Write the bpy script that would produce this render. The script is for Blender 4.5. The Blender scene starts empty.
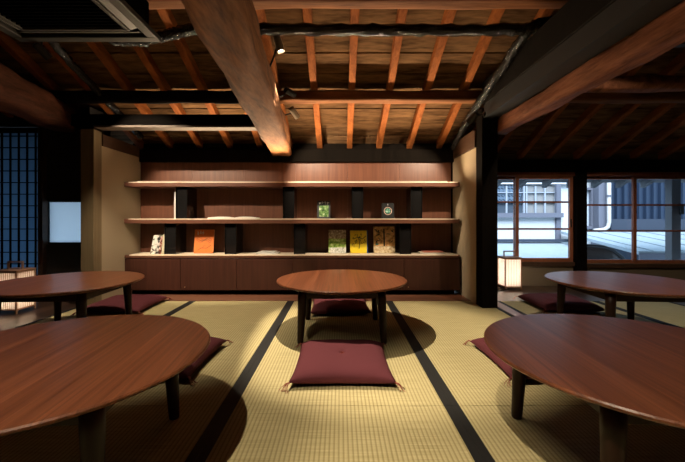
import bpy, bmesh, math, random
from mathutils import Vector, Matrix
random.seed(7)
S = bpy.context.scene
COL = S.collection
F = 350.0; CX = 340.0; CY = 219.0; H = 0.8
PI = math.pi
def px(x, y, d):            # photograph pixel at depth d -> point in the room (metres)
    return Vector(((x-CX)*d/F, d, H-(y-CY)*d/F))

# ---------------------------------------------------------------- materials
def mat(name):
    m = bpy.data.materials.new(name); m.use_nodes = True
    nt = m.node_tree; b = nt.nodes['Principled BSDF']
    return m, nt, b
def plain(name, col, rough=0.6, metal=0.0, spec=0.5, bump=0, bscale=60):
    m, nt, b = mat(name)
    b.inputs['Base Color'].default_value = (*col, 1); b.inputs['Roughness'].default_value = rough
    b.inputs['Metallic'].default_value = metal; b.inputs['Specular IOR Level'].default_value = spec
    tc = nt.nodes.new('ShaderNodeTexCoord'); n = nt.nodes.new('ShaderNodeTexNoise')
    n.inputs['Scale'].default_value = bscale; n.inputs['Detail'].default_value = 4
    nt.links.new(tc.outputs['Object'], n.inputs['Vector'])
    mx = nt.nodes.new('ShaderNodeMixRGB'); mx.blend_type = 'MULTIPLY'; mx.inputs['Fac'].default_value = 0.25
    mx.inputs['Color1'].default_value = (*col, 1)
    nt.links.new(n.outputs['Fac'], mx.inputs['Color2']); nt.links.new(mx.outputs['Color'], b.inputs['Base Color'])
    if bump:
        bp = nt.nodes.new('ShaderNodeBump'); bp.inputs['Strength'].default_value = bump; bp.inputs['Distance'].default_value = 0.01
        nt.links.new(n.outputs['Fac'], bp.inputs['Height']); nt.links.new(bp.outputs['Normal'], b.inputs['Normal'])
    return m
def wood(name, c0, c1, axis='Y', scale=10, stretch=0.06, rough=0.5, bump=0.15, boards=None, tint=.62, spec=0.4, fine=6.0, gap=0.01, contrast=(0.3, 0.72)):
    """streaked wood, grain along axis; boards=(axis, width) adds board seams and a tint per board"""
    m, nt, b = mat(name); N = nt.nodes.new; L = nt.links.new
    tc = N('ShaderNodeTexCoord'); mp = N('ShaderNodeMapping')
    sc = [1, 1, 1]; sc['XYZ'.index(axis)] = stretch; mp.inputs['Scale'].default_value = sc
    L(tc.outputs['Object'], mp.inputs['Vector'])
    n1 = N('ShaderNodeTexNoise'); n1.inputs['Scale'].default_value = scale; n1.inputs['Detail'].default_value = 6; n1.inputs['Distortion'].default_value = 0.6
    n2 = N('ShaderNodeTexNoise'); n2.inputs['Scale'].default_value = scale*fine; n2.inputs['Detail'].default_value = 3
    vec = mp.outputs['Vector']
    if boards:
        ax, w = boards
        sep = N('ShaderNodeSeparateXYZ'); L(tc.outputs['Object'], sep.inputs[0])
        dv = N('ShaderNodeMath'); dv.operation = 'DIVIDE'; dv.inputs[1].default_value = w; L(sep.outputs[ax], dv.inputs[0])
        fl = N('ShaderNodeMath'); fl.operation = 'FLOOR'; L(dv.outputs[0], fl.inputs[0])
        wn = N('ShaderNodeTexWhiteNoise'); wn.noise_dimensions = '1D'; L(fl.outputs[0], wn.inputs['W'])
        sm = N('ShaderNodeVectorMath'); sm.operation = 'SCALE'; sm.inputs['Scale'].default_value = 13
        L(wn.outputs['Color'], sm.inputs[0])
        ad = N('ShaderNodeVectorMath'); L(mp.outputs['Vector'], ad.inputs[0]); L(sm.outputs['Vector'], ad.inputs[1]); vec = ad.outputs['Vector']
    L(vec, n1.inputs['Vector']); L(vec, n2.inputs['Vector'])
    mx = N('ShaderNodeMath'); mx.operation = 'MULTIPLY_ADD'; mx.inputs[1].default_value = 0.3
    L(n2.outputs['Fac'], mx.inputs[0]); 
    ms = N('ShaderNodeMath'); ms.operation = 'MULTIPLY'; ms.inputs[1].default_value = 0.7; L(n1.outputs['Fac'], ms.inputs[0]); L(ms.outputs[0], mx.inputs[2])
    cr = N('ShaderNodeValToRGB'); cr.color_ramp.elements[0].position = contrast[0]; cr.color_ramp.elements[1].position = contrast[1]
    cr.color_ramp.elements[0].color = (*c0, 1); cr.color_ramp.elements[1].color = (*c1, 1)
    L(mx.outputs[0], cr.inputs['Fac'])
    out = cr.outputs['Color']; hgt = mx.outputs[0]
    if boards:
        mp2 = N('ShaderNodeMapRange'); mp2.inputs['To Min'].default_value = tint; mp2.inputs['To Max'].default_value = 1.15
        L(wn.outputs['Value'], mp2.inputs['Value'])
        mm = N('ShaderNodeVectorMath'); mm.operation = 'SCALE'; L(out, mm.inputs[0]); L(mp2.outputs[0], mm.inputs['Scale'])
        fr = N('ShaderNodeMath'); fr.operation = 'FRACT'; L(dv.outputs[0], fr.inputs[0])
        gt = N('ShaderNodeMath'); gt.operation = 'GREATER_THAN'; gt.inputs[1].default_value = gap/w; L(fr.outputs[0], gt.inputs[0])
        mg = N('ShaderNodeMixRGB'); mg.inputs['Color1'].default_value = (c0[0]*.15, c0[1]*.15, c0[2]*.15, 1)
        L(gt.outputs[0], mg.inputs['Fac']); L(mm.outputs['Vector'], mg.inputs['Color2']); out = mg.outputs['Color']
        h2 = N('ShaderNodeMath'); h2.operation = 'MULTIPLY'; L(mx.outputs[0], h2.inputs[0]); L(gt.outputs[0], h2.inputs[1]); hgt = h2.outputs[0]
    L(out, b.inputs['Base Color']); b.inputs['Roughness'].default_value = rough; b.inputs['Specular IOR Level'].default_value = spec
    bp = N('ShaderNodeBump'); bp.inputs['Strength'].default_value = bump; bp.inputs['Distance'].default_value = 0.006
    L(hgt, bp.inputs['Height']); L(bp.outputs['Normal'], b.inputs['Normal'])
    return m
def tatami_mat():
    m, nt, b = mat('woven_rush'); N = nt.nodes.new; L = nt.links.new
    tc = N('ShaderNodeTexCoord'); sep = N('ShaderNodeSeparateXYZ'); L(tc.outputs['Object'], sep.inputs[0])
    def tri(out, per):
        a = N('ShaderNodeMath'); a.operation = 'MULTIPLY'; a.inputs[1].default_value = 2*PI/per; L(out, a.inputs[0])
        s = N('ShaderNodeMath'); s.operation = 'SINE'; L(a.outputs[0], s.inputs[0]); return s.outputs[0]
    sx = tri(sep.outputs['X'], 0.0165)        # warp ridges run along the mat
    mr = N('ShaderNodeMapRange'); mr.inputs['From Min'].default_value = -1; mr.inputs['To Min'].default_value = 0.0; L(sx, mr.inputs['Value'])
    nz = N('ShaderNodeTexNoise'); nz.inputs['Scale'].default_value = 1.0; nz.inputs['Detail'].default_value = 5
    mp = N('ShaderNodeMapping'); mp.inputs['Scale'].default_value = (5, 260, 1); L(tc.outputs['Object'], mp.inputs['Vector']); L(mp.outputs['Vector'], nz.inputs['Vector'])
    cr = N('ShaderNodeValToRGB'); cr.color_ramp.elements[0].position = .3; cr.color_ramp.elements[1].position = .7
    cr.color_ramp.elements[0].color = (0.44, 0.375, 0.19, 1); cr.color_ramp.elements[1].color = (0.64, 0.555, 0.31, 1)
    L(nz.outputs['Fac'], cr.inputs['Fac'])
    mx = N('ShaderNodeMixRGB'); mx.blend_type = 'MULTIPLY'; mx.inputs['Fac'].default_value = 1
    cr2 = N('ShaderNodeValToRGB'); cr2.color_ramp.elements[0].color = (.66, .63, .55, 1); cr2.color_ramp.elements[1].color = (1, 1, 1, 1); cr2.color_ramp.elements[1].position = .55
    L(mr.outputs[0], cr2.inputs['Fac']); L(cr.outputs['Color'], mx.inputs['Color1']); L(cr2.outputs['Color'], mx.inputs['Color2'])
    L(mx.outputs['Color'], b.inputs['Base Color']); b.inputs['Roughness'].default_value = .75; b.inputs['Specular IOR Level'].default_value = .25
    bp = N('ShaderNodeBump'); bp.inputs['Strength'].default_value = .35; bp.inputs['Distance'].default_value = .002
    L(mr.outputs[0], bp.inputs['Height']); L(bp.outputs['Normal'], b.inputs['Normal'])
    return m
def translucent(name, col, trans=0.7, col2=None):
    m, nt, b = mat(name); N = nt.nodes.new; L = nt.links.new
    d = N('ShaderNodeBsdfDiffuse'); d.inputs['Color'].default_value = (*(col2 or col), 1)
    t = N('ShaderNodeBsdfTranslucent'); t.inputs['Color'].default_value = (*col, 1)
    tc = N('ShaderNodeTexCoord'); n = N('ShaderNodeTexNoise'); n.inputs['Scale'].default_value = 40; n.inputs['Detail'].default_value = 5
    L(tc.outputs['Object'], n.inputs['Vector'])
    mr = N('ShaderNodeMapRange'); mr.inputs['To Min'].default_value = trans-.1; mr.inputs['To Max'].default_value = trans+.1; L(n.outputs['Fac'], mr.inputs['Value'])
    mx = N('ShaderNodeMixShader'); L(mr.outputs[0], mx.inputs['Fac']); L(d.outputs[0], mx.inputs[1]); L(t.outputs[0], mx.inputs[2])
    L(mx.outputs[0], nt.nodes['Material Output'].inputs['Surface']); return m
def glass(name, tint=(0.93, 0.96, 0.97)):
    m, nt, b = mat(name); N = nt.nodes.new; L = nt.links.new
    t = N('ShaderNodeBsdfTransparent'); t.inputs['Color'].default_value = (*tint, 1)
    g = N('ShaderNodeBsdfGlossy'); g.inputs['Roughness'].default_value = .03
    f = N('ShaderNodeFresnel'); f.inputs['IOR'].default_value = 1.3
    mx = N('ShaderNodeMixShader'); L(f.outputs[0], mx.inputs['Fac']); L(t.outputs[0], mx.inputs[1]); L(g.outputs[0], mx.inputs[2])
    L(mx.outputs[0], nt.nodes['Material Output'].inputs['Surface']); return m
def emit(name, col, st):
    m, nt, b = mat(name); b.inputs['Base Color'].default_value = (*col, 1)
    b.inputs['Emission Color'].default_value = (*col, 1); b.inputs['Emission Strength'].default_value = st; return m
def blotch(name, cols, scale=30, rough=.35, detail=5, seed=0, vor=False):
    """printed picture: blotches of several inks"""
    m, nt, b = mat(name); N = nt.nodes.new; L = nt.links.new
    tc = N('ShaderNodeTexCoord'); mp = N('ShaderNodeMapping'); mp.inputs['Location'].default_value = (seed, seed*1.7, seed*.4); L(tc.outputs['Object'], mp.inputs['Vector'])
    n = N('ShaderNodeTexNoise'); n.inputs['Scale'].default_value = scale; n.inputs['Detail'].default_value = detail; n.inputs['Roughness'].default_value = .65
    L(mp.outputs['Vector'], n.inputs['Vector'])
    cr = N('ShaderNodeValToRGB'); e = cr.color_ramp.elements
    while len(e) < len(cols): e.new(.5)
    for i, (p, c) in enumerate(cols): e[i].position = p; e[i].color = (*c, 1)
    L(n.outputs['Fac'], cr.inputs['Fac']); L(cr.outputs['Color'], b.inputs['Base Color']); b.inputs['Roughness'].default_value = rough
    return m

M = {}
M['board'] = wood('ceiling_board_wood', (.05, .026, .012), (.25, .138, .066), 'X', 13, .16, .85, .6, fine=5, spec=.05, contrast=(.34,.66))
M['rafter'] = wood('rafter_wood', (.15, .042, .012), (.44, .145, .038), 'Y', 16, .12, .7, .4, spec=.1)
M['purlin'] = wood('purlin_wood', (.09, .03, .011), (.30, .12, .045), 'X', 14, .1, .7, .5, spec=.15)
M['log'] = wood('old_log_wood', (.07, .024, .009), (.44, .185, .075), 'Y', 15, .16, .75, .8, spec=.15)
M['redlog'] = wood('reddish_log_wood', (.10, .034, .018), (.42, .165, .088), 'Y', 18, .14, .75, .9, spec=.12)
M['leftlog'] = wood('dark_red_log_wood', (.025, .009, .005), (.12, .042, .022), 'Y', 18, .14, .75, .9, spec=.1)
M['dark'] = wood('dark_stained_wood', (.003, .0022, .0017), (.009, .0065, .0048), 'Z', 14, .08, .8, .1, spec=.03)
M['darkx'] = wood('stained_and_shaded_beam_wood', (.003, .0022, .0018), (.010, .0068, .005), 'X', 14, .08, .75, .2, spec=.1)  # stained beams, and the shade painted on the purlin's left piece
M['brownbeam'] = wood('brown_beam_wood', (.045, .022, .012), (.10, .05, .027), 'Y', 14, .08, .55, .2)
M['post'] = wood('olive_brown_post_wood', (.16, .115, .06), (.26, .19, .105), 'Z', 14, .05, .6, .15)
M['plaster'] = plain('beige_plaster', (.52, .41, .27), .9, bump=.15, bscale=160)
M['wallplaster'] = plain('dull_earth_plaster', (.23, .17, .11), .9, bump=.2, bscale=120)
M['darkwall'] = plain('dark_wall_paint', (.028, .026, .026), .85)
M['roomwall'] = plain('rear_wall_plaster', (.04, .03, .022), .9)
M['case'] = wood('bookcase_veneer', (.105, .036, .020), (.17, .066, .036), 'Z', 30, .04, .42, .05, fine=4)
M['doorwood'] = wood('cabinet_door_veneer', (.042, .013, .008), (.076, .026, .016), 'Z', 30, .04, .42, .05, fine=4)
M['casex'] = wood('shelf_veneer', (.105, .040, .024), (.17, .07, .042), 'X', 30, .04, .4, .05, fine=4)
M['counter'] = wood('painted_lit_top', (.72, .58, .44), (.85, .72, .57), 'X', 20, .05, .4, .05)  # pale colour paints the spotlit tops of shelves and countertop
M['steel'] = plain('polished_black_steel', (.012, .011, .011), .12, spec=.9)
M['floorboard'] = wood('floor_board_wood', (.045, .024, .016), (.10, .056, .038), 'Y', 10, .06, .32, .1, boards=('X', .15), gap=.004)
M['strip'] = wood('threshold_wood', (.16, .062, .035), (.26, .11, .062), 'Y', 16, .06, .4, .1)
M['stripx'] = wood('front_board_wood', (.14, .055, .032), (.22, .095, .055), 'X', 16, .06, .4, .1)
M['tatami'] = tatami_mat()
M['heri'] = plain('black_border_cloth', (.008, .008, .008), .8)
M['walnut'] = wood('walnut_table_wood', (.085, .026, .012), (.25, .084, .037), 'Y', 75, .014, .33, .04, fine=4, boards=('X', .11), tint=.88, gap=.0003, contrast=(.33, .68))
M['tableleg'] = wood('dark_walnut_leg_wood', (.012, .004, .002), (.030, .010, .005), 'Z', 16, .1, .45, .05, spec=.25)
M['cushion'] = plain('maroon_cushion_fabric', (.140, .036, .046), .9, spec=.15, bump=.35, bscale=420)
M['thread'] = plain('red_thread', (.33, .07, .05), .8)
M['tag'] = plain('white_cloth_tag', (.7, .66, .6), .8)
M['duct'] = plain('black_wrapped_pipe_skin', (.006, .006, .006), .2, spec=.5, bump=1.0, bscale=130)
M['acgrey'] = plain('grey_air_conditioner_plastic', (.035, .033, .029), .5)
M['acdark'] = plain('black_intake_grille', (.0015, .0015, .0015), .9, spec=.02)
M['fixture'] = plain('bronze_spotlight_metal', (.42, .34, .26), .4, metal=.2)
M['fixdark'] = plain('black_spotlight_metal', (.02, .018, .017), .4, metal=.5)
M['bulb'] = emit('spotlight_lens', (1, .86, .62), 14)
M['sash'] = wood('reddish_sash_wood', (.30, .095, .045), (.46, .16, .08), 'Z', 16, .06, .45, .1)
M['glass'] = glass('window_glass', (.97,.98,.985))
M['frost'] = translucent('frosted_glass', (.93, .96, .98), .9)
M['shoji'] = translucent('shoji_paper', (.26, .36, .46), .7, (.12, .14, .16))  # dim blue daylight is put into the paper's colour
M['washi'] = translucent('lantern_paper', (.97, .92, .86), .65)
M['slat'] = wood('lantern_slat_wood', (.33, .155, .075), (.48, .25, .13), 'Z', 20, .06, .5, .05)
M['lantern'] = wood('lantern_frame_wood', (.34, .17, .10), (.48, .26, .16), 'Z', 20, .06, .5, .05)
M['page'] = plain('paper_pages', (.82, .80, .74), .7)
M['white_cover'] = plain('white_cover', (.8, .78, .74), .45)
M['ink'] = plain('black_ink', (.015, .013, .012), .5)
M['offwhite_ink'] = plain('pale_ink', (.8, .8, .76), .5)
M['o_wall'] = plain('white_house_wall', (.80, .83, .86), .85)
M['o_grey'] = plain('grey_blue_timber', (.17, .18, .23), .75)
M['o_dark'] = plain('dark_blue_grey_wall', (.04, .055, .085), .8)
M['o_corr'] = plain('blue_corrugated_metal', (.022, .040, .078), .45, metal=.2)
M['o_roof'] = plain('pale_blue_metal_roof', (.42, .50, .56), .6, bump=.3, bscale=9)
M['o_glass'] = plain('house_window_glass', (.10, .13, .17), .15)
M['o_blind'] = plain('beige_blind', (.36, .36, .36), .8)
M['o_pipe'] = plain('cream_rain_pipe', (.62, .60, .58), .5)
M['o_black'] = plain('black_roof_edge', (.02, .022, .026), .5)
M['o_eave'] = plain('weathered_eave_timber', (.16, .165, .18), .8)
M['o_pane'] = plain('pale_house_window', (.72, .80, .88), .4)
M['ground'] = plain('ground_gravel', (.2, .2, .2), .9)
M['tile'] = plain('roof_tile_reflection', (.16, .23, .32), .4)

# ---------------------------------------------------------------- mesh helpers
class MB:
    def __init__(s): s.bm = bmesh.new()
    def box(s, lo, hi, rot=None, piv=None, mi=0):
        x0, y0, z0 = lo; x1, y1, z1 = hi
        vs = [Vector(p) for p in ((x0,y0,z0),(x1,y0,z0),(x1,y1,z0),(x0,y1,z0),(x0,y0,z1),(x1,y0,z1),(x1,y1,z1),(x0,y1,z1))]
        if rot is not None:
            c = Vector(piv) if piv is not None else (Vector(lo)+Vector(hi))/2
            vs = [c + rot @ (v-c) for v in vs]
        v = [s.bm.verts.new(p) for p in vs]
        for f in ((3,2,1,0),(4,5,6,7),(0,1,5,4),(1,2,6,5),(2,3,7,6),(3,0,4,7)):
            fc = s.bm.faces.new([v[i] for i in f]); fc.material_index = mi
        return s
    def loft(s, rings, caps=True, closed=True, mi=0):
        R = [[s.bm.verts.new(p) for p in r] for r in rings]
        n = len(R[0])
        for a, b in zip(R, R[1:]):
            for i in range(n if closed else n-1):
                j = (i+1) % n
                f = s.bm.faces.new((a[i], a[j], b[j], b[i])); f.material_index = mi
        if caps:
            for r in (list(reversed(R[0])), R[-1]):
                f = s.bm.faces.new(r); f.material_index = mi
        return s
    def tube(s, pts, r, n=10, caps=True, jit=0, mi=0):
        pts = [Vector(p) for p in pts]; rings = []
        rs = r if isinstance(r, (list, tuple)) else [r]*len(pts)
        up = None
        for i, p in enumerate(pts):
            t = (pts[min(i+1, len(pts)-1)] - pts[max(i-1, 0)]).normalized()
            if up is None: up = Vector((0,0,1)) if abs(t.z) < .9 else Vector((1,0,0))
            a = t.cross(up).normalized(); up = a.cross(t).normalized()
            rings.append([p + (a*math.cos(2*PI*k/n) + up*math.sin(2*PI*k/n)) * rs[i]*(1+random.uniform(-jit, jit)) for k in range(n)])
        return s.loft(rings, caps, mi=mi)
    def lathe(s, prof, n=32, c=(0,0,0), mi=0):
        c = Vector(c); rings = [[c+Vector((r*math.cos(2*PI*k/n), r*math.sin(2*PI*k/n), z)) for k in range(n)] for r, z in prof]
        return s.loft(rings, True, mi=mi)
    def quad(s, ps, mi=0):
        f = s.bm.faces.new([s.bm.verts.new(p) for p in ps]); f.material_index = mi; return s
    def build(s, name, m, parent=None, bevel=0, smooth=False, seg=2, loc=None):
        bmesh.ops.recalc_face_normals(s.bm, faces=s.bm.faces)
        me = bpy.data.meshes.new(name); s.bm.to_mesh(me); s.bm.free()
        for x in (m if isinstance(m, (list, tuple)) else [m]): me.materials.append(x)
        o = bpy.data.objects.new(name, me); COL.objects.link(o)
        if parent is not None: o.parent = parent
        if loc is not None: o.location = loc
        if smooth:
            for p in me.polygons: p.use_smooth = True
        if bevel:
            md = o.modifiers.new('bevel', 'BEVEL'); md.width = bevel; md.segments = seg; md.limit_method = 'ANGLE'; md.angle_limit = .6
        return o
def box(name, lo, hi, m, parent=None, bevel=0): return MB().box(lo, hi).build(name, m, parent, bevel)
def tag(o, label=None, cat=None, group=None, kind=None):
    if label: o['label'] = label
    if cat: o['category'] = cat
    if group: o['group'] = group
    if kind: o['kind'] = kind
    return o
def thing(name, label, cat, loc=(0,0,0), rz=0, group=None, kind=None):
    o = bpy.data.objects.new(name, None); COL.objects.link(o); o.location = loc; o.rotation_euler = (0,0,rz); o.empty_display_size = .1
    return tag(o, label, cat, group, kind)
def dup(o, parent=None):
    c = o.copy(); COL.objects.link(c)
    if parent is not None: c.parent = parent
    for ch in [x for x in bpy.data.objects if x.parent == o]: dup(ch, c)
    return c

# ---------------------------------------------------------------- roof geometry
def hr(d): return 1.6 + .43*(4-d)          # underside of rafters at depth d
def hb(d): return hr(d) + .075             # underside of boards
XL, XR, YB = -4.4, 5.2, -3.2
RIDGE = -0.6; EAVE = 4.30

# ---------------------------------------------------------------- floor
fl = MB()
fl.box((XL-.1, YB-.1, -.12), (XR+.1, 4.3, -.031))                   # sub-floor under the mats
fl.box((XL, YB, -.035), (-2.392, 4.2, 0)); fl.box((3.192, YB, -.035), (XR, 4.2, 0))
fl.box((-2.392, YB, -.035), (2.484, -.41, 0)); fl.box((1.435, 3.412, -.035), (3.19, 4.2, 0)); fl.box((2.485, YB, -.035), (3.19, .2, 0))
tag(fl.build('floor', M['floorboard'], None), 'dark brown wooden floor boards around the tatami', 'floor', None, 'structure')
tag(box('trim_1', (-2.392, 3.412, -.03), (1.435, 3.76, .004), M['stripx'], None, .002), 'reddish brown floor board along the foot of the bookcase', 'floor trim', None, 'structure')
tag(box('trim_2', (1.437, -.41, -.03), (1.528, 3.41, .002), M['strip'], None, .002), 'reddish wooden threshold strip between the right tatami mats', 'floor trim', None, 'structure')

cols = {-2: (-2.39, -1.435, 'left of the leftmost long black border line'), -1: (-1.434, -.4785, 'left-hand'), 0: (-.4775, .4775, 'middle'), 1: (.4785, 1.434, 'right-hand'), 2: (1.53, 2.485, 'beyond the threshold'), 3: (2.487, 3.19, '')}
mat_labels = {
 (-2,0): 'tatami mat under the far left table, beside the dark wooden floor',
 (-2,1): 'tatami mat at the far edge under the near left table',
 (-1,0): 'tatami mat between the far left table and the middle table',
 (-1,1): 'tatami mat under the inner half of the near left table',
 (0,0): 'tatami mat under the small middle table and its two cushions',
 (0,1): 'tatami mat in front of the middle cushion, nearest the viewer',
 (1,0): 'tatami mat between the middle table and the threshold strip',
 (1,1): 'tatami mat under the inner half of the near right table',
 (2,0): 'tatami mat under the far right table, beyond the reddish threshold strip',
 (3,0): 'narrow tatami mat right of the far right table, towards the right wall',
 (3,1): 'narrow tatami mat beyond the near right table, mostly out of view',
 (2,1): 'tatami mat beyond the threshold strip, hidden beside the near right table'}
for c, (x0, x1, _) in cols.items():
    for r, (y0, y1) in enumerate(((1.5015, 3.411), (-.409 if c < 3 else .2, 1.4985))):
        w = x1-x0; l = y1-y0
        t = thing('tatami_mat', mat_labels[(c, r)], 'tatami mat', ((x0+x1)/2, (y0+y1)/2, -.03), 0, 'tatami mats on the floor')
        MB().box((-w/2+.004, -l/2, 0), (w/2-.004, l/2, .03)).build('rush_cover', M['tatami'], t, .0015)
        for s in (-1, 1):
            xa = s*(w/2-.033); xb = s*w/2
            MB().box((min(xa,xb), -l/2-.0005, 0), (max(xa,xb), l/2+.0005, .0315)).build('cloth_border', M['heri'], t)

# ---------------------------------------------------------------- ceiling: boards, rafters, purlins
cl = MB()
def slab(m, d0, d1, x0, x1, th=.02, lift=0):
    a, b = hb(d0)+lift, hb(d1)+lift
    m.loft([[(x0,d0,a),(x0,d1,b),(x0,d1,b+th),(x0,d0,a+th)], [(x1,d0,a),(x1,d1,b),(x1,d1,b+th),(x1,d0,a+th)]])
nb = 0; d = EAVE
brd = []
w_b = 0.205
while d > RIDGE:
    d1 = d; d0 = max(d-w_b, RIDGE); brd.append((d0, d1)); d = d0
base = MB()
slab(base, RIDGE, EAVE, XL-.2, XR+.2, .04, .05)
# rear slope of the roof behind the viewer
rb = hb(RIDGE)+.05
base.loft([[(XL-.2, YB-.2, rb-.43*(RIDGE-YB+.2)), (XL-.2, RIDGE, rb), (XL-.2, RIDGE, rb+.04), (XL-.2, YB-.2, rb+.04-.43*(RIDGE-YB+.2))],
           [(XR+.2, YB-.2, rb-.43*(RIDGE-YB+.2)), (XR+.2, RIDGE, rb), (XR+.2, RIDGE, rb+.04), (XR+.2, YB-.2, rb+.04-.43*(RIDGE-YB+.2))]])
ceiling = base.build('ceiling', M['board'])
tag(ceiling, 'sloping plank ceiling with exposed reddish rafters', 'ceiling', None, 'structure')
for i, (d0, d1) in enumerate(brd):          # overlapping wide boards, each slightly out of plane
    b = MB(); z = random.uniform(0, .004)
    aa, bb = hb(d0)+z, hb(d1)+z+.002
    b.loft([[(XL-.2,d0+.02,aa),(XL-.2,d1,bb),(XL-.2,d1,bb+.016),(XL-.2,d0+.02,aa+.016)], [(XR+.2,d0+.02,aa),(XR+.2,d1,bb),(XR+.2,d1,bb+.016),(XR+.2,d0+.02,aa+.016)]])
    o = b.build('ceiling_board', M['board'], ceiling)
rx = -.245 + .34*0
k = 0
x = .01 - .34*13
rafter_x = []
# rafter axis positions read from the photograph: x = 355 px and 402.8 px at depth 2.47 -> every .34 m
x = (355.4-340)*2.47/350 - .34*13
while x < XR:
    rafter_x.append(x); x += .34
for x in rafter_x:
    r = MB(); rings = []
    for j in range(12):
        d = EAVE - (EAVE-RIDGE)*j/11
        xx = x + random.uniform(-.004, .004); z = hr(d)+random.uniform(-.004, .003); hw = .031+random.uniform(-.002, .002)
        rings.append([(xx-hw,d,z),(xx+hw,d,z),(xx+hw,d,z+.085),(xx-hw,d,z+.085)])
    r.loft(rings).build('rafter', M['rafter'], ceiling, .006)
ev = thing('eave', 'grey weathered eave with rafter ends outside the right windows', 'eave', (0,0,0), 0, None, 'structure')
m_ = MB(); e0, e1 = 4.31, 4.86
m_.loft([[(XL-.2,e0,hb(e0)),(XL-.2,e1,hb(e1)),(XL-.2,e1,hb(e1)+.09),(XL-.2,e0,hb(e0)+.09)], [(XR+.2,e0,hb(e0)),(XR+.2,e1,hb(e1)),(XR+.2,e1,hb(e1)+.09),(XR+.2,e0,hb(e0)+.09)]])
m_.build('eave_boards', M['o_eave'], ev)
for x in rafter_x:
    MB().loft([[(x-.031,e0,hr(e0)),(x+.031,e0,hr(e0)),(x+.031,e0,hr(e0)+.075),(x-.031,e0,hr(e0)+.075)], [(x-.031,e1-.01,hr(e1)),(x+.031,e1-.01,hr(e1)),(x+.031,e1-.01,hr(e1)+.075),(x-.031,e1-.01,hr(e1)+.075)]]).build('eave_rafter', M['o_eave'], ev)
def rough_beam(pts, hw, hh, m, name, parent=None, jit=.012, n=22, sides=24, power=3.2, seed=1):
    rnd = random.Random(seed)
    pts = [Vector(p) for p in pts]; rings = []
    tot = len(pts)-1
    ph = [rnd.uniform(0, 6.28) for _ in range(6)]
    for j in range(n+1):
        u = j/n*tot; i = min(int(u), tot-1); f = u-i
        p = pts[i].lerp(pts[i+1], f); t = (pts[i+1]-pts[i]).normalized()
        a = t.cross(Vector((0,0,1))).normalized(); up = a.cross(t)
        h_w = hw[0]+(hw[1]-hw[0])*j/n if isinstance(hw, tuple) else hw
        h_h = hh[0]+(hh[1]-hh[0])*j/n if isinstance(hh, tuple) else hh
        ring = []
        for k in range(sides):
            th = 2*PI*(k+.5)/sides; c, s_ = math.cos(th), math.sin(th)
            rr = (abs(c)**power+abs(s_)**power)**(-1/power)
            w = jit*(math.sin(j*.9+ph[0]+k*.8)+.6*math.sin(j*2.1+ph[1]-k*1.3))+rnd.uniform(-jit*.5, jit*.5)
            ring.append(p + a*(c*rr*(h_w+w)) + up*(s_*rr*(h_h+w)))
        rings.append(ring)
    return MB().loft(rings).build(name, m, parent, smooth=True)
# purlins under the rafters
rough_beam([(XL-.1, 3.21, hr(3.15)-.047), (-.62, 3.21, hr(3.15)-.047)], .058, .046, M['darkx'], 'purlin', ceiling, .003, 40, 24, 8, 3)  # left piece coloured near black to paint the unlit part of one purlin
rough_beam([(XL-.1, 2.34, hr(2.28)-.055), (XR+.1, 2.34, hr(2.28)-.055)], .06, .054, M['purlin'], 'purlin', ceiling, .003, 40, 24, 8, 4)
rough_beam([(XL-.1, 1.2, hr(1.14)-.06), (XR+.1, 1.2, hr(1.14)-.06)], .06, .058, M['purlin'], 'purlin', ceiling, .003, 40, 24, 8, 5)

rough_beam([(-.62, 3.21, hr(3.15)-.047), (XR+.1, 3.21, hr(3.15)-.047)], .058, .046, M['purlin'], 'purlin', ceiling, .003, 40, 24, 8, 3)
# ---------------------------------------------------------------- big beams and posts
tag(rough_beam([(-.205, -2.2, 1.63), (-.395, .6, 1.62), (-.51, 2.0, 1.615), (-.655, 3.93, 1.605)], (.092, .112), (.11, .105), M['log'], 'ceiling_beam', None, .0045, 44, 32, 7, 11),
    'massive rough hewn beam running overhead to the middle of the bookcase wall', 'beam', None, 'structure')
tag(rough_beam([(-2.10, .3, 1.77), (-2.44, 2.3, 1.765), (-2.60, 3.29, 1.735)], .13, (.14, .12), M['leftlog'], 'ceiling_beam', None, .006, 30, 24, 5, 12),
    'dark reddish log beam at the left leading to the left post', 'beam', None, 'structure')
tag(rough_beam([(1.49, -1.0, 1.65), (1.485, 1.5, 1.65), (1.48, 3.26, 1.645)], .070, .062, M['redlog'], 'ceiling_beam', None, .005, 30, 24, 6, 13),
    'reddish hewn beam under the black beam at the right', 'beam', None, 'structure')
bb = thing('ceiling_beam', 'wide black beam with grey lower strip running to the right post', 'beam', (0,0,0), 0, None, 'structure')
MB().box((1.275, -1.5, 1.82), (1.42, 3.14, 2.02)).build('timber', M['darkx'], bb, .006)
MB().box((1.29, -1.5, 1.705), (1.42, 3.14, 1.82)).build('grey_strip', plain('grey_steel_channel', (.016, .020, .024), .55), bb)
tag(rough_beam([(1.42, 2.75, 1.86), (3.2, 2.8, 1.88), (XR, 2.75, 1.86)], .06, .055, M['redlog'], 'ceiling_beam', None, .006, 20, 20, 3, 15), 'thin rough log crossing the right room below its rafters', 'beam', None, 'structure')

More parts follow.
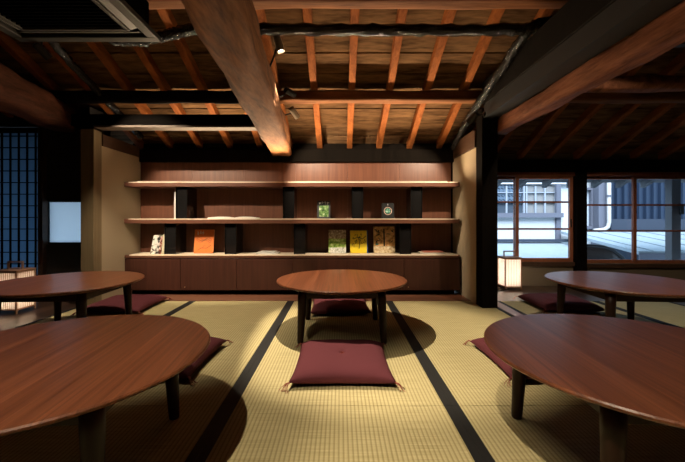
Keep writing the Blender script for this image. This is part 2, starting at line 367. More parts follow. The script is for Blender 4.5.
tag(box('trim_3', (-2.365, 3.19, 0), (-2.245, 3.30, 1.62), M['post'], None, .004), 'squared olive brown wooden post at the left corner of the bookcase alcove', 'post', None, 'structure')
tag(box('trim_4', (1.275, 3.14, 0), (1.415, 3.28, 1.80), M['dark'], None, .004), 'black squared post at the right corner of the bookcase alcove', 'post', None, 'structure')
hd = thing('trim_5', 'black lintel over the left half of the alcove with thin pale lower edge', 'lintel', (0,0,0), 0, None, 'structure')
MB().box((-2.56, 3.19, 1.655), (-.56, 3.31, 1.755)).build('timber', wood('black_lintel_wood', (.0008,.0007,.0006), (.003,.0022,.0018), 'X', 14, .08, .9, .1, spec=.02), hd, .003)
MB().box((-2.245, 3.186, 1.635), (-.58, 3.31, 1.655)).build('lower_edge', plain('pale_brown_edge', (.07, .045, .03), .7), hd, .002)

# ---------------------------------------------------------------- walls
def structure(name, bm, m, label, cat='wall', bevel=0): return tag(bm.build(name, m, None, bevel), label, cat, None, 'structure')
BK = 3.96
structure('wall_alcove_left', MB().box((-2.36, 3.30, 0), (-2.25, BK, 1.49)), M['plaster'], 'beige plaster side wall left of the bookcase')
structure('wall_alcove_right', MB().box((1.275, 3.28, 0), (1.385, BK, 1.47)), M['plaster'], 'beige plaster side wall right of the bookcase')
tag(box('trim_6', (-2.37, 3.30, 1.49), (-2.235, BK, 1.60), M['brownbeam'], None, .003), 'brown head beam above the left plaster wall', 'beam', None, 'structure')
tag(box('trim_7', (1.262, 3.28, 1.47), (1.40, BK, 1.64), M['brownbeam'], None, .003), 'brown head beam above the right plaster wall', 'beam', None, 'structure')
structure('wall_back', MB().box((-2.36, BK+.03, 0), (1.40, BK+.14, 1.66)), M['dark'], 'dark wall behind the bookcase')
tag(box('trim_8', (-2.24, BK-.06, 1.437), (1.27, BK+.03, 1.575), M['dark'], None, .004), 'black wall beam directly above the bookcase panel', 'beam', None, 'structure')

# right window wall (y = 4.2)
WY = 4.2
W1 = (1.78, 2.785); W2 = (2.935, 4.75)
def wallx(p): return (p-CX)*WY/F
rw = MB()
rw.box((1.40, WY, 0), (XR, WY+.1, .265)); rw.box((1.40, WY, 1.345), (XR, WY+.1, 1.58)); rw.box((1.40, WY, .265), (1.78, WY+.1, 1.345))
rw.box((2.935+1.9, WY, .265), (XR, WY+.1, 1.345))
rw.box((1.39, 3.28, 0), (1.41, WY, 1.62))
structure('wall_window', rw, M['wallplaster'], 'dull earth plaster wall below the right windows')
tag(box('trim_9', (1.41, WY-.05, 1.36), (XR, WY+.02, 1.50), M['darkx'], None, .004), 'dark horizontal beam above the right windows', 'beam', None, 'structure')
tag(box('trim_10', (2.80, WY-.06, 0), (2.925, WY+.1, 1.36), M['dark'], None, .004), 'dark square post between the two right windows', 'post', None, 'structure')
tag(box('trim_11', (1.41, WY-.03, .235), (2.80, WY+.06, .285), M['brownbeam'], None, .003), 'brown sill board under the first window', 'sill', None, 'structure')
tag(box('trim_12', (2.925, WY-.03, .215), (4.84, WY+.06, .262), M['brownbeam'], None, .003), 'brown sill board under the second window', 'sill', None, 'structure')
tag(box('trim_13', (1.41, WY-.03, 1.315), (4.84, WY+.08, 1.36), M['sash'], None, .003), 'reddish lintel rail above the window sashes', 'lintel', None, 'structure')

def sash(win, x0, x1, z0, z1, y, rows, latch=None):
    m = MB(); sw = .038; bw = .045
    m.box((x0, y, z0), (x0+sw, y+.03, z1)); m.box((x1-sw, y, z0), (x1, y+.03, z1))
    m.box((x0+sw, y, z0), (x1-sw, y+.03, z0+bw)); m.box((x0+sw, y, z1-.035), (x1-sw, y+.03, z1))
    for z in rows: m.box((x0+sw, y+.004, z-.011), (x1-sw, y+.026, z+.011))
    s = m.build('sash', M['sash'], win, .002)
    MB().box((x0+sw-.005, y+.013, z0+bw-.005), (x1-sw+.005, y+.016, z1-.03)).build('pane', M['glass'], s)
    if latch:
        MB().box((latch-.008, y-.006, .70), (latch+.008, y+.001, .80)).build('finger_pull', M['ink'], s, .003)
def hgt(y, d=WY): return H-(y-CY)*d/F
w = thing('window_1', 'reddish wooden sliding window above the right paper lantern', 'window', (0,0,0), 0, None, 'structure')
sash(w, wallx(516), wallx(573.5), .285, 1.315, WY+.005, (hgt(202), hgt(229)), wallx(571.5))
sash(w, wallx(462), wallx(519.2)+.0, .285, 1.315, WY+.042, (hgt(202,4.24), hgt(229,4.24)))
w = thing('window_2', 'reddish wooden sliding window at the right edge above the far right table', 'window', (0,0,0), 0, None, 'structure')
sash(w, wallx(584), wallx(639.5), .262, 1.315, WY+.042, (hgt(205,4.24), hgt(231,4.24)))
sash(w, wallx(634), wallx(711), .262, 1.315, WY+.005, (hgt(205), hgt(231)))

# left back wall (y = 4.15) with shoji and frosted window
LY = 3.5
lw = MB()
lw.box((XL, LY, 1.72), (-2.36, LY+.1, hb(LY)+.04))
lx = lambda p: (p-CX)*LY/F
lw.box((XL, LY, 0), (lx(-40), LY+.1, 1.72)); lw.box((lx(44), LY, 0), (lx(45.5), LY+.1, 1.72))
lw.box((lx(45.5), LY, 0), (-2.36, LY+.1, hgt(244.5, LY))); lw.box((lx(45.5), LY, hgt(200.5, LY)), (-2.36, LY+.1, 1.72)); 
lw.box((lx(82)+.14, LY, hgt(244.5,LY)), (-2.36, LY+.1, hgt(200.5,LY)))
lw.box((-2.38, 3.30, 0), (-2.36, LY+.1, 1.86))
structure('wall_left_back', lw, M['darkwall'], 'dark wall around the small bright window at left')
d_ = thing('door_1', 'shoji screen with blue daylight painted in its paper and fine dark lattice at the far left', 'shoji screen', (0,0,0), 0, None, 'structure')
m = MB(); sx0, sx1, sz0, sz1 = lx(-38), lx(42), .02, hgt(128, LY)
for xx in (sx0, sx1-.022): m.box((xx, LY-.02, sz0), (xx+.022, LY+.015, sz1))
m.box((sx0, LY-.02, sz0), (sx1, LY+.015, sz0+.10)); m.box((sx0, LY-.02, sz1-.05), (sx1, LY+.015, sz1))
xx = lx(2.3)-.1*9
p_ = 8.4*LY/F
xx = lx(2.3) - p_*5
while xx < sx1-.04:
    if xx > sx0+.04: m.box((xx-.0042, LY-.012, sz0), (xx+.0042, LY+.006, sz1))
    xx += p_
zz = sz0+.10
while zz < sz1-.04:
    m.box((sx0, LY-.012, zz-.0042), (sx1, LY+.006, zz+.0042)); zz += 11.6*LY/F
m.build('lattice', M['dark'], d_)
MB().box((sx0+.01, LY+.007, sz0+.02), (sx1-.01, LY+.010, sz1-.02)).build('paper', M['shoji'], d_)
tag(box('trim_14', (lx(41.8), LY-.05, 0), (lx(46.5), LY+.02, 1.80), M['brownbeam'], None, .003), 'reddish brown post right of the shoji screen', 'post', None, 'structure')
w = thing('window_3', 'small bright frosted window in the dark wall at left', 'window', (0,0,0), 0, None, 'structure')
m = MB(); wx0, wx1, wz0, wz1 = lx(45.5), lx(82)+.14, hgt(244.5,LY), hgt(200.5,LY)
m.box((wx0, LY+.02, wz0), (wx1, LY+.05, wz0+.02)); m.box((wx0, LY+.02, wz1-.015), (wx1, LY+.05, wz1)); m.box((wx0, LY+.02, wz0), (wx0+.015, LY+.05, wz1)); m.box((wx1-.02, LY+.02, wz0), (wx1, LY+.05, wz1))
m.build('frame', M['darkwall'], w); MB().box((wx0+.01, LY+.033, wz0+.01), (wx1-.01, LY+.037, wz1-.01)).build('pane', M['frost'], w)

# sides and rear of the room
ridge_h = hb(RIDGE)+.1
structure('wall_left', MB().loft([[(XL-.1, YB, -.03), (XL-.1, LY+.1, -.03), (XL-.1, LY+.1, hb(LY)+.03), (XL-.1, RIDGE, ridge_h), (XL-.1, YB, hb(RIDGE)-.43*(RIDGE-YB)+.05)],
    [(XL, YB, -.03), (XL, LY+.1, -.03), (XL, LY+.1, hb(LY)+.03), (XL, RIDGE, ridge_h), (XL, YB, hb(RIDGE)-.43*(RIDGE-YB)+.05)]]), M['darkwall'], 'dark side wall at the far left')
structure('wall_right', MB().loft([[(XR, YB, -.03), (XR, WY+.1, -.03), (XR, WY+.1, hb(WY)+.03), (XR, RIDGE, ridge_h), (XR, YB, hb(RIDGE)-.43*(RIDGE-YB)+.05)],
    [(XR+.1, YB, -.03), (XR+.1, WY+.1, -.03), (XR+.1, WY+.1, hb(WY)+.03), (XR+.1, RIDGE, ridge_h), (XR+.1, YB, hb(RIDGE)-.43*(RIDGE-YB)+.05)]]), M['roomwall'], 'dark side wall at the far right')
structure('wall_rear', MB().box((XL-.1, YB-.1, -.03), (XR+.1, YB, hb(RIDGE)-.43*(RIDGE-YB)+.06)), M['roomwall'], 'plaster wall behind the viewer')

# ---------------------------------------------------------------- bookcase
FR = 3.65; BX0, BX1 = -2.246, 1.25
bc = thing('bookcase', 'long low wooden bookcase with two floating shelves and black steel dividers', 'bookcase', ((BX0+BX1)/2, FR, 0))
ox, oy = (BX0+BX1)/2, FR
def L_(x, y, z): return (x-ox, y-oy, z)
def bpart(name, lo, hi, m, parent=bc, bevel=.002): return MB().box(L_(*lo), L_(*hi)).build(name, m, parent, bevel)
PB = BK
bpm = MB()
edges = [BX0 + (BX1-BX0)*i/6 for i in range(7)]
for a, b in zip(edges, edges[1:]): bpm.box(L_(a+.0008, PB-.02, .40), L_(b-.0008, PB+.025, 1.437))
bpm.build('back_panel', M['case'], bc, .001)
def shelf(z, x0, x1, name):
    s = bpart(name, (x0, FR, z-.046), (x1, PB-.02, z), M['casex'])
    MB().box(L_(x0+.05, FR-.001, z-.006), L_(x1-.02, PB-.05, z+.004)).build('lit_top_strip', M['counter'], s, .001)  # near-white strip paints the bright lit line along the shelf's top edge
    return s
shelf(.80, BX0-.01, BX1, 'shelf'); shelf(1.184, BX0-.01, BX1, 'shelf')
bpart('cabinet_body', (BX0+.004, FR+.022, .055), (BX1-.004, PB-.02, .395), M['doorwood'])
bpart('toe_kick', (BX0+.03, FR+.08, .004), (BX1-.03, PB-.03, .055), M['dark'])
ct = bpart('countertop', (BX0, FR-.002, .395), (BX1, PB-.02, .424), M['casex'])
MB().box(L_(BX0+.05, FR-.003, .416), L_(BX1-.02, PB-.05, .428)).build('lit_top_strip', M['counter'], ct, .001)  # same painted bright line along the countertop edge
for i, (a, b) in enumerate(zip(edges, edges[1:])):
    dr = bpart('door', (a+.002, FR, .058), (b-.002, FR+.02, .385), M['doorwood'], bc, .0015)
    if i % 2 == 1:
        MB().tube([L_(a+.045, FR+.002, .09), L_(a+.045, FR-.006, .09)], .006, 12).build('lock', plain('brass_lock', (.6, .45, .3), .3, metal=.9), dr)
def upright(xc, z0, z1):
    m = MB(); x0 = xc-.06; x1 = xc+.06; y0 = FR+.035; y1 = PB-.02
    m.box(L_(x0, y0, z0), L_(x0+.006, y1, z1)); m.box(L_(x1-.006, y0, z0), L_(x1, y1, z1))
    m.box(L_(x0+.006, y0+.012, z0), L_(x1-.006, y0+.018, z1)); m.box(L_(x0+.006, y0+.018, z0), L_(x1-.006, y1, z0+.004))
    m.build('divider', M['steel'], bc, .0008)
for p in (181.5, 288.5, 357.5, 416.5): upright((p-CX)*3.69/F, .80, 1.138)
for p in (170.3, 230.5, 299.5, 405.5): upright((p-CX)*3.69/F, .424, .754)

# ---------------------------------------------------------------- books
def strokes(m, x0, z0, w, h, n, y, rnd):
    """a row of small brush-like marks standing for the printed title characters"""
    cw = w/n
    for i in range(n):
        cx = x0+cw*(i+.5)
        for _ in range(4):
            if rnd.random() < .5: a, b = cw*.38, h*.07
            else: a, b = cw*.07, h*.42
            ux, uz = cx+rnd.uniform(-cw*.15, cw*.15), z0+h/2+rnd.uniform(-h*.3, h*.3)
            m.box((ux-a, y-.0006, uz-b), (ux+a, y+.0002, uz+b))
def book(x0p, x1p, y0p, basez, label, cover, th=.018, d=3.80, lean=.16, extras=None, rz=0, group='books shown face out on the bookcase', back=None):
    w = (x1p-x0p)*d/F; xc = ((x0p+x1p)/2-CX)*d/F
    zt = H-(y0p-CY)*d/F; h = (zt-basez)/math.cos(lean)
    t = thing('book', label, 'book', (xc, d, basez+.004), rz, group)
    R = Matrix.Rotation(-lean, 4, 'X')
    def put(o): o.rotation_euler = (-lean, 0, 0); return o
    m = MB(); m.box((-w/2, 0, 0), (w/2, .002, h)); m.box((-w/2, th-.002, 0), (w/2, th, h)); m.box((-w/2, 0, 0), (-w/2+.002, th, h))
    c = put(m.build('cover', cover, t, .0006))
    put(MB().box((-w/2+.002, .002, .002), (w/2-.003, th-.002, h-.002)).build('pages', M['page'] if back is None else back, t))
    if extras: extras(c, w, h)
    return t
rnd = random.Random(3)
def ex_orange(c, w, h):
    m = MB(); strokes(m, -w*.40, h*.80, w*.42, h*.12, 3, 0, rnd); m.build('title', M['offwhite_ink'], c)
    m = MB()
    for k in range(3):
        pts = [(-w*.38+w*.76*i/9, -.0006, h*(.60-.05*k)+h*.05*math.sin(i*1.1+k)) for i in range(10)]
        m.tube(pts, .0016, 5)
    m.tube([(-w*.30, -.0006, h*.12), (-w*.1, -.0006, h*.22), (w*.15, -.0006, h*.20), (w*.38, -.0006, h*.34)], .002, 5)
    m.tube([(-w*.05, -.0006, h*.22), (0, -.0006, h*.30), (w*.08, -.0006, h*.33)], .0015, 5)
    m.build('drawing', M['ink'], c)
def ex_white_title(n):
    def f(c, w, h):
        m = MB(); strokes(m, -w*.42, h*.82, w*.84, h*.14, n, 0, rnd); m.build('title', M['offwhite_ink'], c)
        MB().box((-w*.34, -.0006, h*.10), (w*.36, .0002, h*.72)).build('cover_picture', blotch('garden_print', [(.36, (.012,.03,.012)), (.48, (.06,.16,.03)), (.58, (.25,.36,.16)), (.70, (.75,.77,.7))], 34, seed=3), c)
    return f
def ex_ring(c, w, h):
    m = MB(); cx, cz, r = 0, h*.48, w*.30
    m.tube([(cx+r*math.cos(a), -.0006, cz+r*math.sin(a)) for a in [2*PI*i/24 for i in range(25)]], .0035, 6, mi=0)
    m.build('ring_picture', plain('pale_red_ring_ink', (.75, .5, .42), .4), c)
    MB().tube([(cx, -.0004, cz), (cx, .0004, cz)], r*.72, 20).build('disc_picture', blotch('teal_print', [(.35, (.01,.05,.04)), (.5, (.05,.25,.17)), (.65, (.5,.65,.55))], 60, seed=5), c)
    m = MB(); strokes(m, -w*.1, h*.84, w*.2, h*.1, 1, 0, rnd); m.build('title', M['offwhite_ink'], c)
def ex_green(c, w, h):
    MB().box((-w*.5, -.0006, h*.62), (w*.5, .0002, h)).build('cover_picture', blotch('autumn_trees_print', [(.32, (.09,.08,.05)), (.44, (.34,.24,.14)), (.54, (.6,.5,.34)), (.66, (.9,.88,.8))], 45, seed=8), c)
    MB().box((-w*.45, -.0006, 0), (w*.5, .0002, h*.24)).build('cover_picture', blotch('white_gravel_print', [(.35, (.25,.3,.18)), (.48, (.6,.6,.55)), (.62, (.85,.85,.8))], 40, seed=9), c)
def ex_yellow(c, w, h):
    m = MB()
    m.tube([(-w*.35, -.0006, h*.62), (-w*.05, -.0006, h*.70), (w*.2, -.0006, h*.62), (w*.38, -.0006, h*.75)], .004, 6)
    m.tube([(-w*.05, -.0006, h*.70), (w*.05, -.0006, h*.45), (0, -.0006, h*.2)], .004, 6)
    for i in range(26):
        a, b = rnd.uniform(-w*.35, w*.38), h*rnd.uniform(.38, .9)
        m.box((a-.008, -.0006, b-.003), (a+.008, .0002, b+.003), Matrix.Rotation(rnd.uniform(0, 3), 3, 'Y'))
    m.build('branch_picture', M['ink'], c)
    m = MB(); strokes(m, -w*.42, h*.25, w*.18, h*.18, 2, 0, rnd); m.build('title', plain('brown_ink', (.3,.2,.03), .5), c)
    MB().box((w*.44, -.0007, 0), (w*.5, .0002, h)).build('spine_strip', plain('blue_book_cloth', (.03,.09,.35), .5), c)
def ex_brown(c, w, h):
    MB().box((-w*.5, -.0006, 0), (w*.5, .0002, h*.26)).build('cover_picture', blotch('sand_print', [(.35, (.35,.22,.1)), (.5, (.65,.5,.3)), (.65, (.8,.72,.55))], 40, seed=11), c)
    m = MB()
    m.box((-w*.035, -.0008, h*.26), (w*.035, .0002, h*.92))
    for i in range(14):
        a, b = rnd.choice((-1, 1))*rnd.uniform(w*.12, w*.42), h*rnd.uniform(.4, .92)
        m.box((a-.016, -.0007, b-.004), (a+.016, .0002, b+.004), Matrix.Rotation(rnd.uniform(-1.2, 1.2), 3, 'Y'))
    m.build('tree_picture', M['ink'], c)
    MB().box((-w*.40, -.0008, h*.30), (-w*.28, .0002, h*.36)).build('teal_patch', plain('teal_ink', (.02,.25,.25), .5), c)
MS, CT = .804, .428
book(317, 330.3, 201, MS, 'dark book with white title and green garden picture on the middle shelf', plain('charcoal_cover', (.03,.032,.034), .4), extras=ex_white_title(4), d=3.80)
book(381.8, 394.2, 203.4, MS, 'small black book with a pale ring picture on the middle shelf', plain('black_cover', (.012,.013,.013), .35), extras=ex_ring, d=3.80)
book(193.5, 213, 230, CT, 'orange book with black line drawing standing on the counter', plain('orange_cover', (.88, .22, .04), .45), extras=ex_orange, d=3.78)
book(328.6, 346, 230.4, CT, 'green book with garden photograph, left of the yellow book', blotch('garden_cover', [(.3, (.04,.10,.02)), (.43, (.20,.42,.06)), (.54, (.50,.72,.16)), (.68, (.8,.88,.6))], 34, seed=2), extras=ex_green, d=3.78)
book(350.2, 368, 231, CT, 'bright yellow book with black tree branch picture', plain('yellow_cover', (1.0, .74, .04), .4), extras=ex_yellow, d=3.78)
book(373.8, 395, 227, CT, 'tall amber brown book with dark trees, right of the yellow book', blotch('amber_cover', [(.3, (.10,.05,.02)), (.40, (.50,.25,.08)), (.52, (.80,.46,.17)), (.68, (.95,.72,.42))], 26, seed=4), extras=ex_brown, d=3.78)
# thin white booklet standing beside the first divider
t = thing('book', 'thin white booklet standing upright against the first divider', 'book', px(175, 219, 3.74), 0, None)
t.location.z = MS; 
MB().box((-.011, 0, 0), (-.009, .19, .285)).box((.009, 0, 0), (.011, .19, .285)).box((-.011, 0, 0), (.011, .002, .285)).build('cover', M['white_cover'], t, .0006)
MB().box((-.009, .002, .003), (.009, .187, .282)).build('pages', M['page'], t)
# open book on the middle shelf
t = thing('open_book', 'open white book lying spread on the middle shelf', 'book', ((234.5-CX)*3.76/F, 3.76, MS))
for s in (-1, 1):
    rings = []
    for j in range(11):
        u = j/10; x = s*u*.255; z = .006+.026*math.sin(min(u*2.4, PI*.5)*1.0)*(1-u*.75)*(1.0 if u > .02 else .4)
        rings.append([(x, -.085, .002), (x, .085, .002), (x, .085, z), (x, -.085, z)])
    MB().loft(rings).build('page_block', M['page'], t, smooth=False)
MB().box((-.262, -.09, 0), (.262, .09, .002)).build('cover', M['white_cover'], t)
# leaning magazines at the left end of the counter
magc = [blotch('magazine_white', [(.40, (.03,.025,.025)), (.47, (.8,.78,.72)), (.6, (.85,.82,.78))], 30, seed=21),
        blotch('magazine_black', [(.42, (.02,.02,.02)), (.5, (.55,.5,.45)), (.56, (.8,.78,.74))], 34, seed=22),
        blotch('magazine_red', [(.40, (.05,.02,.02)), (.5, (.45,.12,.07)), (.6, (.8,.75,.7))], 34, seed=23),
        plain('magazine_cream', (.75,.66,.48), .5)]
mlab = ['white patterned magazine, leftmost of the leaning row on the counter', 'black and white magazine, second in the leaning row on the counter',
        'reddish patterned magazine, third in the leaning row on the counter', 'cream magazine, rightmost of the leaning row beside the black divider']
for i, (p0, th, hh, lean) in enumerate(((150, .045, .205, .20), (154.5, .035, .195, .17), (158.3, .022, .185, .13), (161.2, .026, .21, .09))):
    t = thing('magazine', mlab[i], 'magazine', ((p0-CX)*3.72/F, 3.72, CT), 0, 'magazines leaning on the counter')
    t.rotation_euler = (0, lean, 0)
    MB().box((0, 0, 0), (th, .003, hh)).box((0, 0, 0), (.002, .16, hh)).box((th-.002, 0, 0), (th, .16, hh)).build('cover', magc[i], t, .0006)
    MB().box((.002, .003, .002), (th-.002, .158, hh-.003)).build('pages', M['page'], t)
# flat stacks on the counter
def flat_book(p0, p1, d, dy, z0, th, label, m):
    w = (p1-p0)*d/F
    t = thing('book', label, 'book', (((p0+p1)/2-CX)*d/F, d, z0))
    c = MB().box((-w/2, 0, 0), (w/2, dy, .002)).box((-w/2, 0, th-.002), (w/2, dy, th)).box((-w/2, dy-.002, 0), (w/2, dy, th)).build('cover', m, t, .0005)
    MB().box((-w/2+.003, .003, .002), (w/2-.003, dy-.003, th-.002)).build('pages', M['page'], t); return t
flat_book(255.5, 277.5, 3.70, .16, CT, .014, 'white book lying flat on the counter, lower of the pair below the open book', M['white_cover'])
flat_book(259, 275, 3.71, .14, CT+.014, .011, 'small white book lying on top of the flat white book', M['white_cover'])
flat_book(421, 446, 3.69, .17, CT, .016, 'cream book lying flat at the right end of the counter', plain('cream_cover', (.72,.64,.5), .5))
flat_book(424, 444, 3.70, .15, CT+.016, .009, 'red edged book on top of the flat cream book', plain('red_cover', (.45,.12,.08), .5))

# ---------------------------------------------------------------- tables
def make_table():
    t = thing('round_table', '', 'table')
    R = .462; zt = .37
    top = MB().lathe([(R-.055, zt-.030), (R-.006, zt-.014), (R, zt-.008), (R, zt-.004), (R-.004, zt), (R-.25, zt)], 96).build('tabletop', M['walnut'], t, smooth=False)
    a = .255
    m = MB()
    for s in (-1, 1):
        m.box((-a, s*a-.011, zt-.085), (a, s*a+.011, zt-.03)); m.box((s*a-.011, -a+.011, zt-.085), (s*a+.011, a-.011, zt-.03))
    m.build('apron', M['tableleg'], t, .002)
    for sx in (-1, 1):
        for sy in (-1, 1):
            rings = []
            for z, r, o in ((zt-.028, .029, a), (zt-.10, .0285, a+.002), (.02, .0205, a+.012), (.004, .0195, a+.0125), (0, .0175, a+.0125)):
                rings.append([(sx*o+r*math.cos(2*PI*k/20), sy*o+r*math.sin(2*PI*k/20), z) for k in range(20)])
            MB().loft(rings).build('leg', M['tableleg'], t, smooth=True)
    return t
tb0 = make_table()
tables = [((.013, 2.515), 'small round low wooden table in the middle, in front of the bookcase', 0),
          ((-.905, 1.112), 'near left round low walnut table, cut off by the bottom left corner', .10),
          ((.962, 1.125), 'near right round low walnut table, cut off by the lower right edge', -.06),
          ((-1.885, 2.43), 'far left round low table beside the left paper lantern', .05),
          ((1.955, 2.43), 'far right round low table below the second window, with bluish sheen', -.04)]
for i, ((x, y), lab, rz) in enumerate(tables):
    t = tb0 if i == 0 else dup(tb0)
    t.location = (x, y, .0018); t.rotation_euler.z = rz; tag(t, lab, 'table', 'round low tables')

# ---------------------------------------------------------------- floor cushions
def make_cushion():
    t = thing('floor_cushion', '', 'cushion')
    n = 36; w, l = .255, .262
    def surf(u, v, top):
        # edges pulled slightly in, corners drawn out to points
        e = 1-.055*(1-abs(v)**2.2)*(abs(u)**3); f_ = 1-.055*(1-abs(u)**2.2)*(abs(v)**3)
        x = u*w*e; y = v*l*f_
        k = max(0, (1-abs(u)**4.5))*max(0, (1-abs(v)**4.5))
        z = 0.030+ (.058 if top else -.030)*k**.55
        if top:
            r2 = (u*u+v*v); z -= .016*math.exp(-r2/.006); z -= .006*math.exp(-r2/.08)
            z += .002*math.sin(u*9+v*4)*k
        return Vector((x, y, max(z, 0)))
    bm = bmesh.new()
    for top in (True, False):
        g = [[bm.verts.new(surf(-1+2*i/n, -1+2*j/n, top)) for j in range(n+1)] for i in range(n+1)]
        for i in range(n):
            for j in range(n):
                q = (g[i][j], g[i+1][j], g[i+1][j+1], g[i][j+1])
                bm.faces.new(q if top else tuple(reversed(q)))
    bmesh.ops.remove_doubles(bm, verts=bm.verts, dist=.0004)
    mb = MB(); mb.bm.free(); mb.bm = bm
    mb.build('cushion_cover', M['cushion'], t, smooth=True)
    m = MB()
    for a in (0, PI/2): 
        c, s = math.cos(a+.4)*.014, math.sin(a+.4)*.014
        m.tube([(-c, -s, .068), (0, 0, .074), (c, s, .068)], .0022, 6)
    for k in range(5):
        a = k*1.3; m.tube([(0,0,.072), (.006*math.cos(a), .006*math.sin(a), .080), (.013*math.cos(a), .013*math.sin(a), .074)], .0013, 5)
    m.build('tuft', M['thread'], t)
    for sx in (-1, 1):
        for sy in (-1, 1):
            m = MB(); cx, cy = sx*w*.985, sy*l*.985
            for k in range(6):
                a = math.atan2(sy, sx)+random.uniform(-.7, .7); q = random.uniform(.025, .05)
                m.tube([(cx, cy, .030), (cx+.012*math.cos(a), cy+.012*math.sin(a), .030), (cx+q*.7*math.cos(a), cy+q*.7*math.sin(a), .014), (cx+q*math.cos(a+.2), cy+q*math.sin(a+.2), .003)], .0013, 5)
            m.tube([(cx-sx*.004, cy-sy*.004, .030), (cx+sx*.006, cy+sy*.006, .030)], .004, 8)
            m.build('tassel', M['thread'], t)
    return t
cu0 = make_cushion()
cushions = [((.012, 1.90), 0.0, 'maroon floor cushion in front of the middle table, fully in view'),
            ((.0, 3.12), .03, 'maroon floor cushion behind the middle table, seen under its top'),
            ((-.975, 1.965), -.03, 'maroon floor cushion behind the near left table, only its right edge showing'),
            ((1.075, 1.955), .02, 'maroon floor cushion behind the near right table, its left edge showing'),
            ((-1.93, 3.16), .03, 'maroon floor cushion behind the far left table'),
            ((2.0, 3.21), -.04, 'maroon floor cushion behind the far right table near the window lantern')]
for i, ((x, y), rz, lab) in enumerate(cushions):
    t = cu0 if i == 0 else dup(cu0)
    t.location = (x, y, .001); t.rotation_euler.z = rz; tag(t, lab, 'cushion', 'maroon floor cushions')
    if i == 3:
        MB().box((-.012, 0, 0), (.012, .002, .026)).build('care_tag', M['tag'], t, loc=(-.225, -.262, .022))

# ---------------------------------------------------------------- paper lanterns
def make_lantern():
    t = thing('paper_lantern', '', 'lantern')
    s = .09; z0, z1 = .028, .355
    m = MB()
    for sx in (-1, 1):
        for sy in (-1, 1): m.box((sx*s-.006, sy*s-.006, 0), (sx*s+.006, sy*s+.006, z1))
    for z in (z0, z1-.012):
        for k in (-1, 1):
            m.box((-s, k*s-.005, z), (s, k*s+.005, z+.012)); m.box((k*s-.005, -s, z), (k*s+.005, s, z+.012))
    m.build('frame', M['lantern'], t, .001)
    for ax in (0, 1):
        for k in (-1, 1):
            m = MB()
            for i in range(9):
                c = -s+.018*(i+1)
                m.box(*(((c-.0012, k*s-.0008, z0), (c+.0012, k*s+.0008, z1)) if ax == 0 else ((k*s-.0008, c-.0012, z0), (k*s+.0008, c+.0012, z1))))
            m.build('slat_panel', M['slat'], t)
    m = MB(); q = s-.0012
    m.box((-q, -q, z0), (q, -q+.0006, z1-.004)); m.box((-q, q-.0006, z0), (q, q, z1-.004)); m.box((-q, -q, z0), (-q+.0006, q, z1-.004)); m.box((q-.0006, -q, z0), (q, q, z1-.004))
    m.build('paper_shade', M['washi'], t)
    MB().box((-s-.008, -s-.008, z1), (s+.008, s+.008, z1+.012)).build('lid', M['lantern'], t, .002)
    h = MB()
    for k in (-1, 1): h.box((k*.062-.006, -.007, z1+.01), (k*.062+.006, .007, z1+.075))
    h.box((-.068, -.007, z1+.066), (.068, .007, z1+.080)); h.build('handle', M['lantern'], t, .0015)
    MB().box((-s+.004, -s+.004, z0), (s-.004, s-.004, z0+.006)).build('base_plate', M['lantern'], t)
    MB().tube([(0,0,z0+.006), (0,0,z0+.05)], .016, 14).build('lamp_holder', M['fixdark'], t)
    MB().lathe([(.006, z0+.05), (.016, z0+.07), (.022, z0+.09), (.018, z0+.108), (.006, z0+.116)], 16).build('bulb', emit('lantern_bulb', (1, .85, .68), 6), t, smooth=True)
    return t
la0 = make_lantern(); la0.location = (1.95, 4.03, .001)
tag(la0, 'glowing paper lantern with wooden handle on the floor below the first window', 'lantern', 'paper floor lanterns')
la1 = dup(la0); la1.location = (-2.81, 3.03, .001); tag(la1, 'slatted paper lantern on the dark floor at left, before the shoji screen', 'lantern', 'paper floor lanterns')
tag(MB().tube([(1.88, 3.93, .006), (1.80, 3.90, .006), (1.70, 3.95, .006), (1.60, 3.90, .006), (1.50, 3.93, .006)], .004, 8).build('power_cord', M['fixdark'], None, smooth=True), 'thin dark cord running from the window lantern towards the black post', 'cord')

# ---------------------------------------------------------------- air conditioners
def make_ac():
    t = thing('ceiling_air_conditioner', '', 'air conditioner')
    m = MB(); a = .475
    m.box((-a+.05, -a+.05, .03), (a-.05, a-.05, .24)); m.build('casing', M['acdark'], t, .01)
    m = MB()
    for k in (-1, 1):
        m.box((-a, min(k*a, k*(a-.06)), 0), (a, max(k*a, k*(a-.06)), .035)); m.box((min(k*a, k*(a-.06)), -a+.06, 0), (max(k*a, k*(a-.06)), a-.06, .035))
        m.box((-a+.13, min(k*(a-.13), k*(a-.155)), .002), (a-.13, max(k*(a-.13), k*(a-.155)), .03)); m.box((min(k*(a-.13), k*(a-.155)), -a+.155, .002), (max(k*(a-.13), k*(a-.155)), a-.155, .03))
    m.build('panel_frame', M['acgrey'], t, .004)
    for k in (-1, 1):
        MB().box((-a+.09, k*(a-.095)-.028, .014), (a-.09, k*(a-.095)+.028, .02), Matrix.Rotation(k*.35, 3, 'X')).build('louver', M['acgrey'], t, .002)
        MB().box((k*(a-.095)-.028, -a+.14, .014), (k*(a-.095)+.028, a-.14, .02), Matrix.Rotation(-k*.35, 3, 'Y')).build('louver', M['acgrey'], t, .002)
    m = MB(); m.box((-a+.155, -a+.155, .02), (a-.155, a-.155, .03))
    for i in range(20):
        c = -a+.17+i*(2*a-.34)/19; m.box((-a+.155, c-.003, .008), (a-.155, c+.003, .02))
    m.build('intake_grille', M['acdark'], t)
    for sx in (-1, 1):
        for sy in (-1, 1): MB().tube([(sx*.38, sy*.38, .2), (sx*.38, sy*.38, .46)], .006, 8).build('hanger_rod', M['fixdark'], t)
    return t
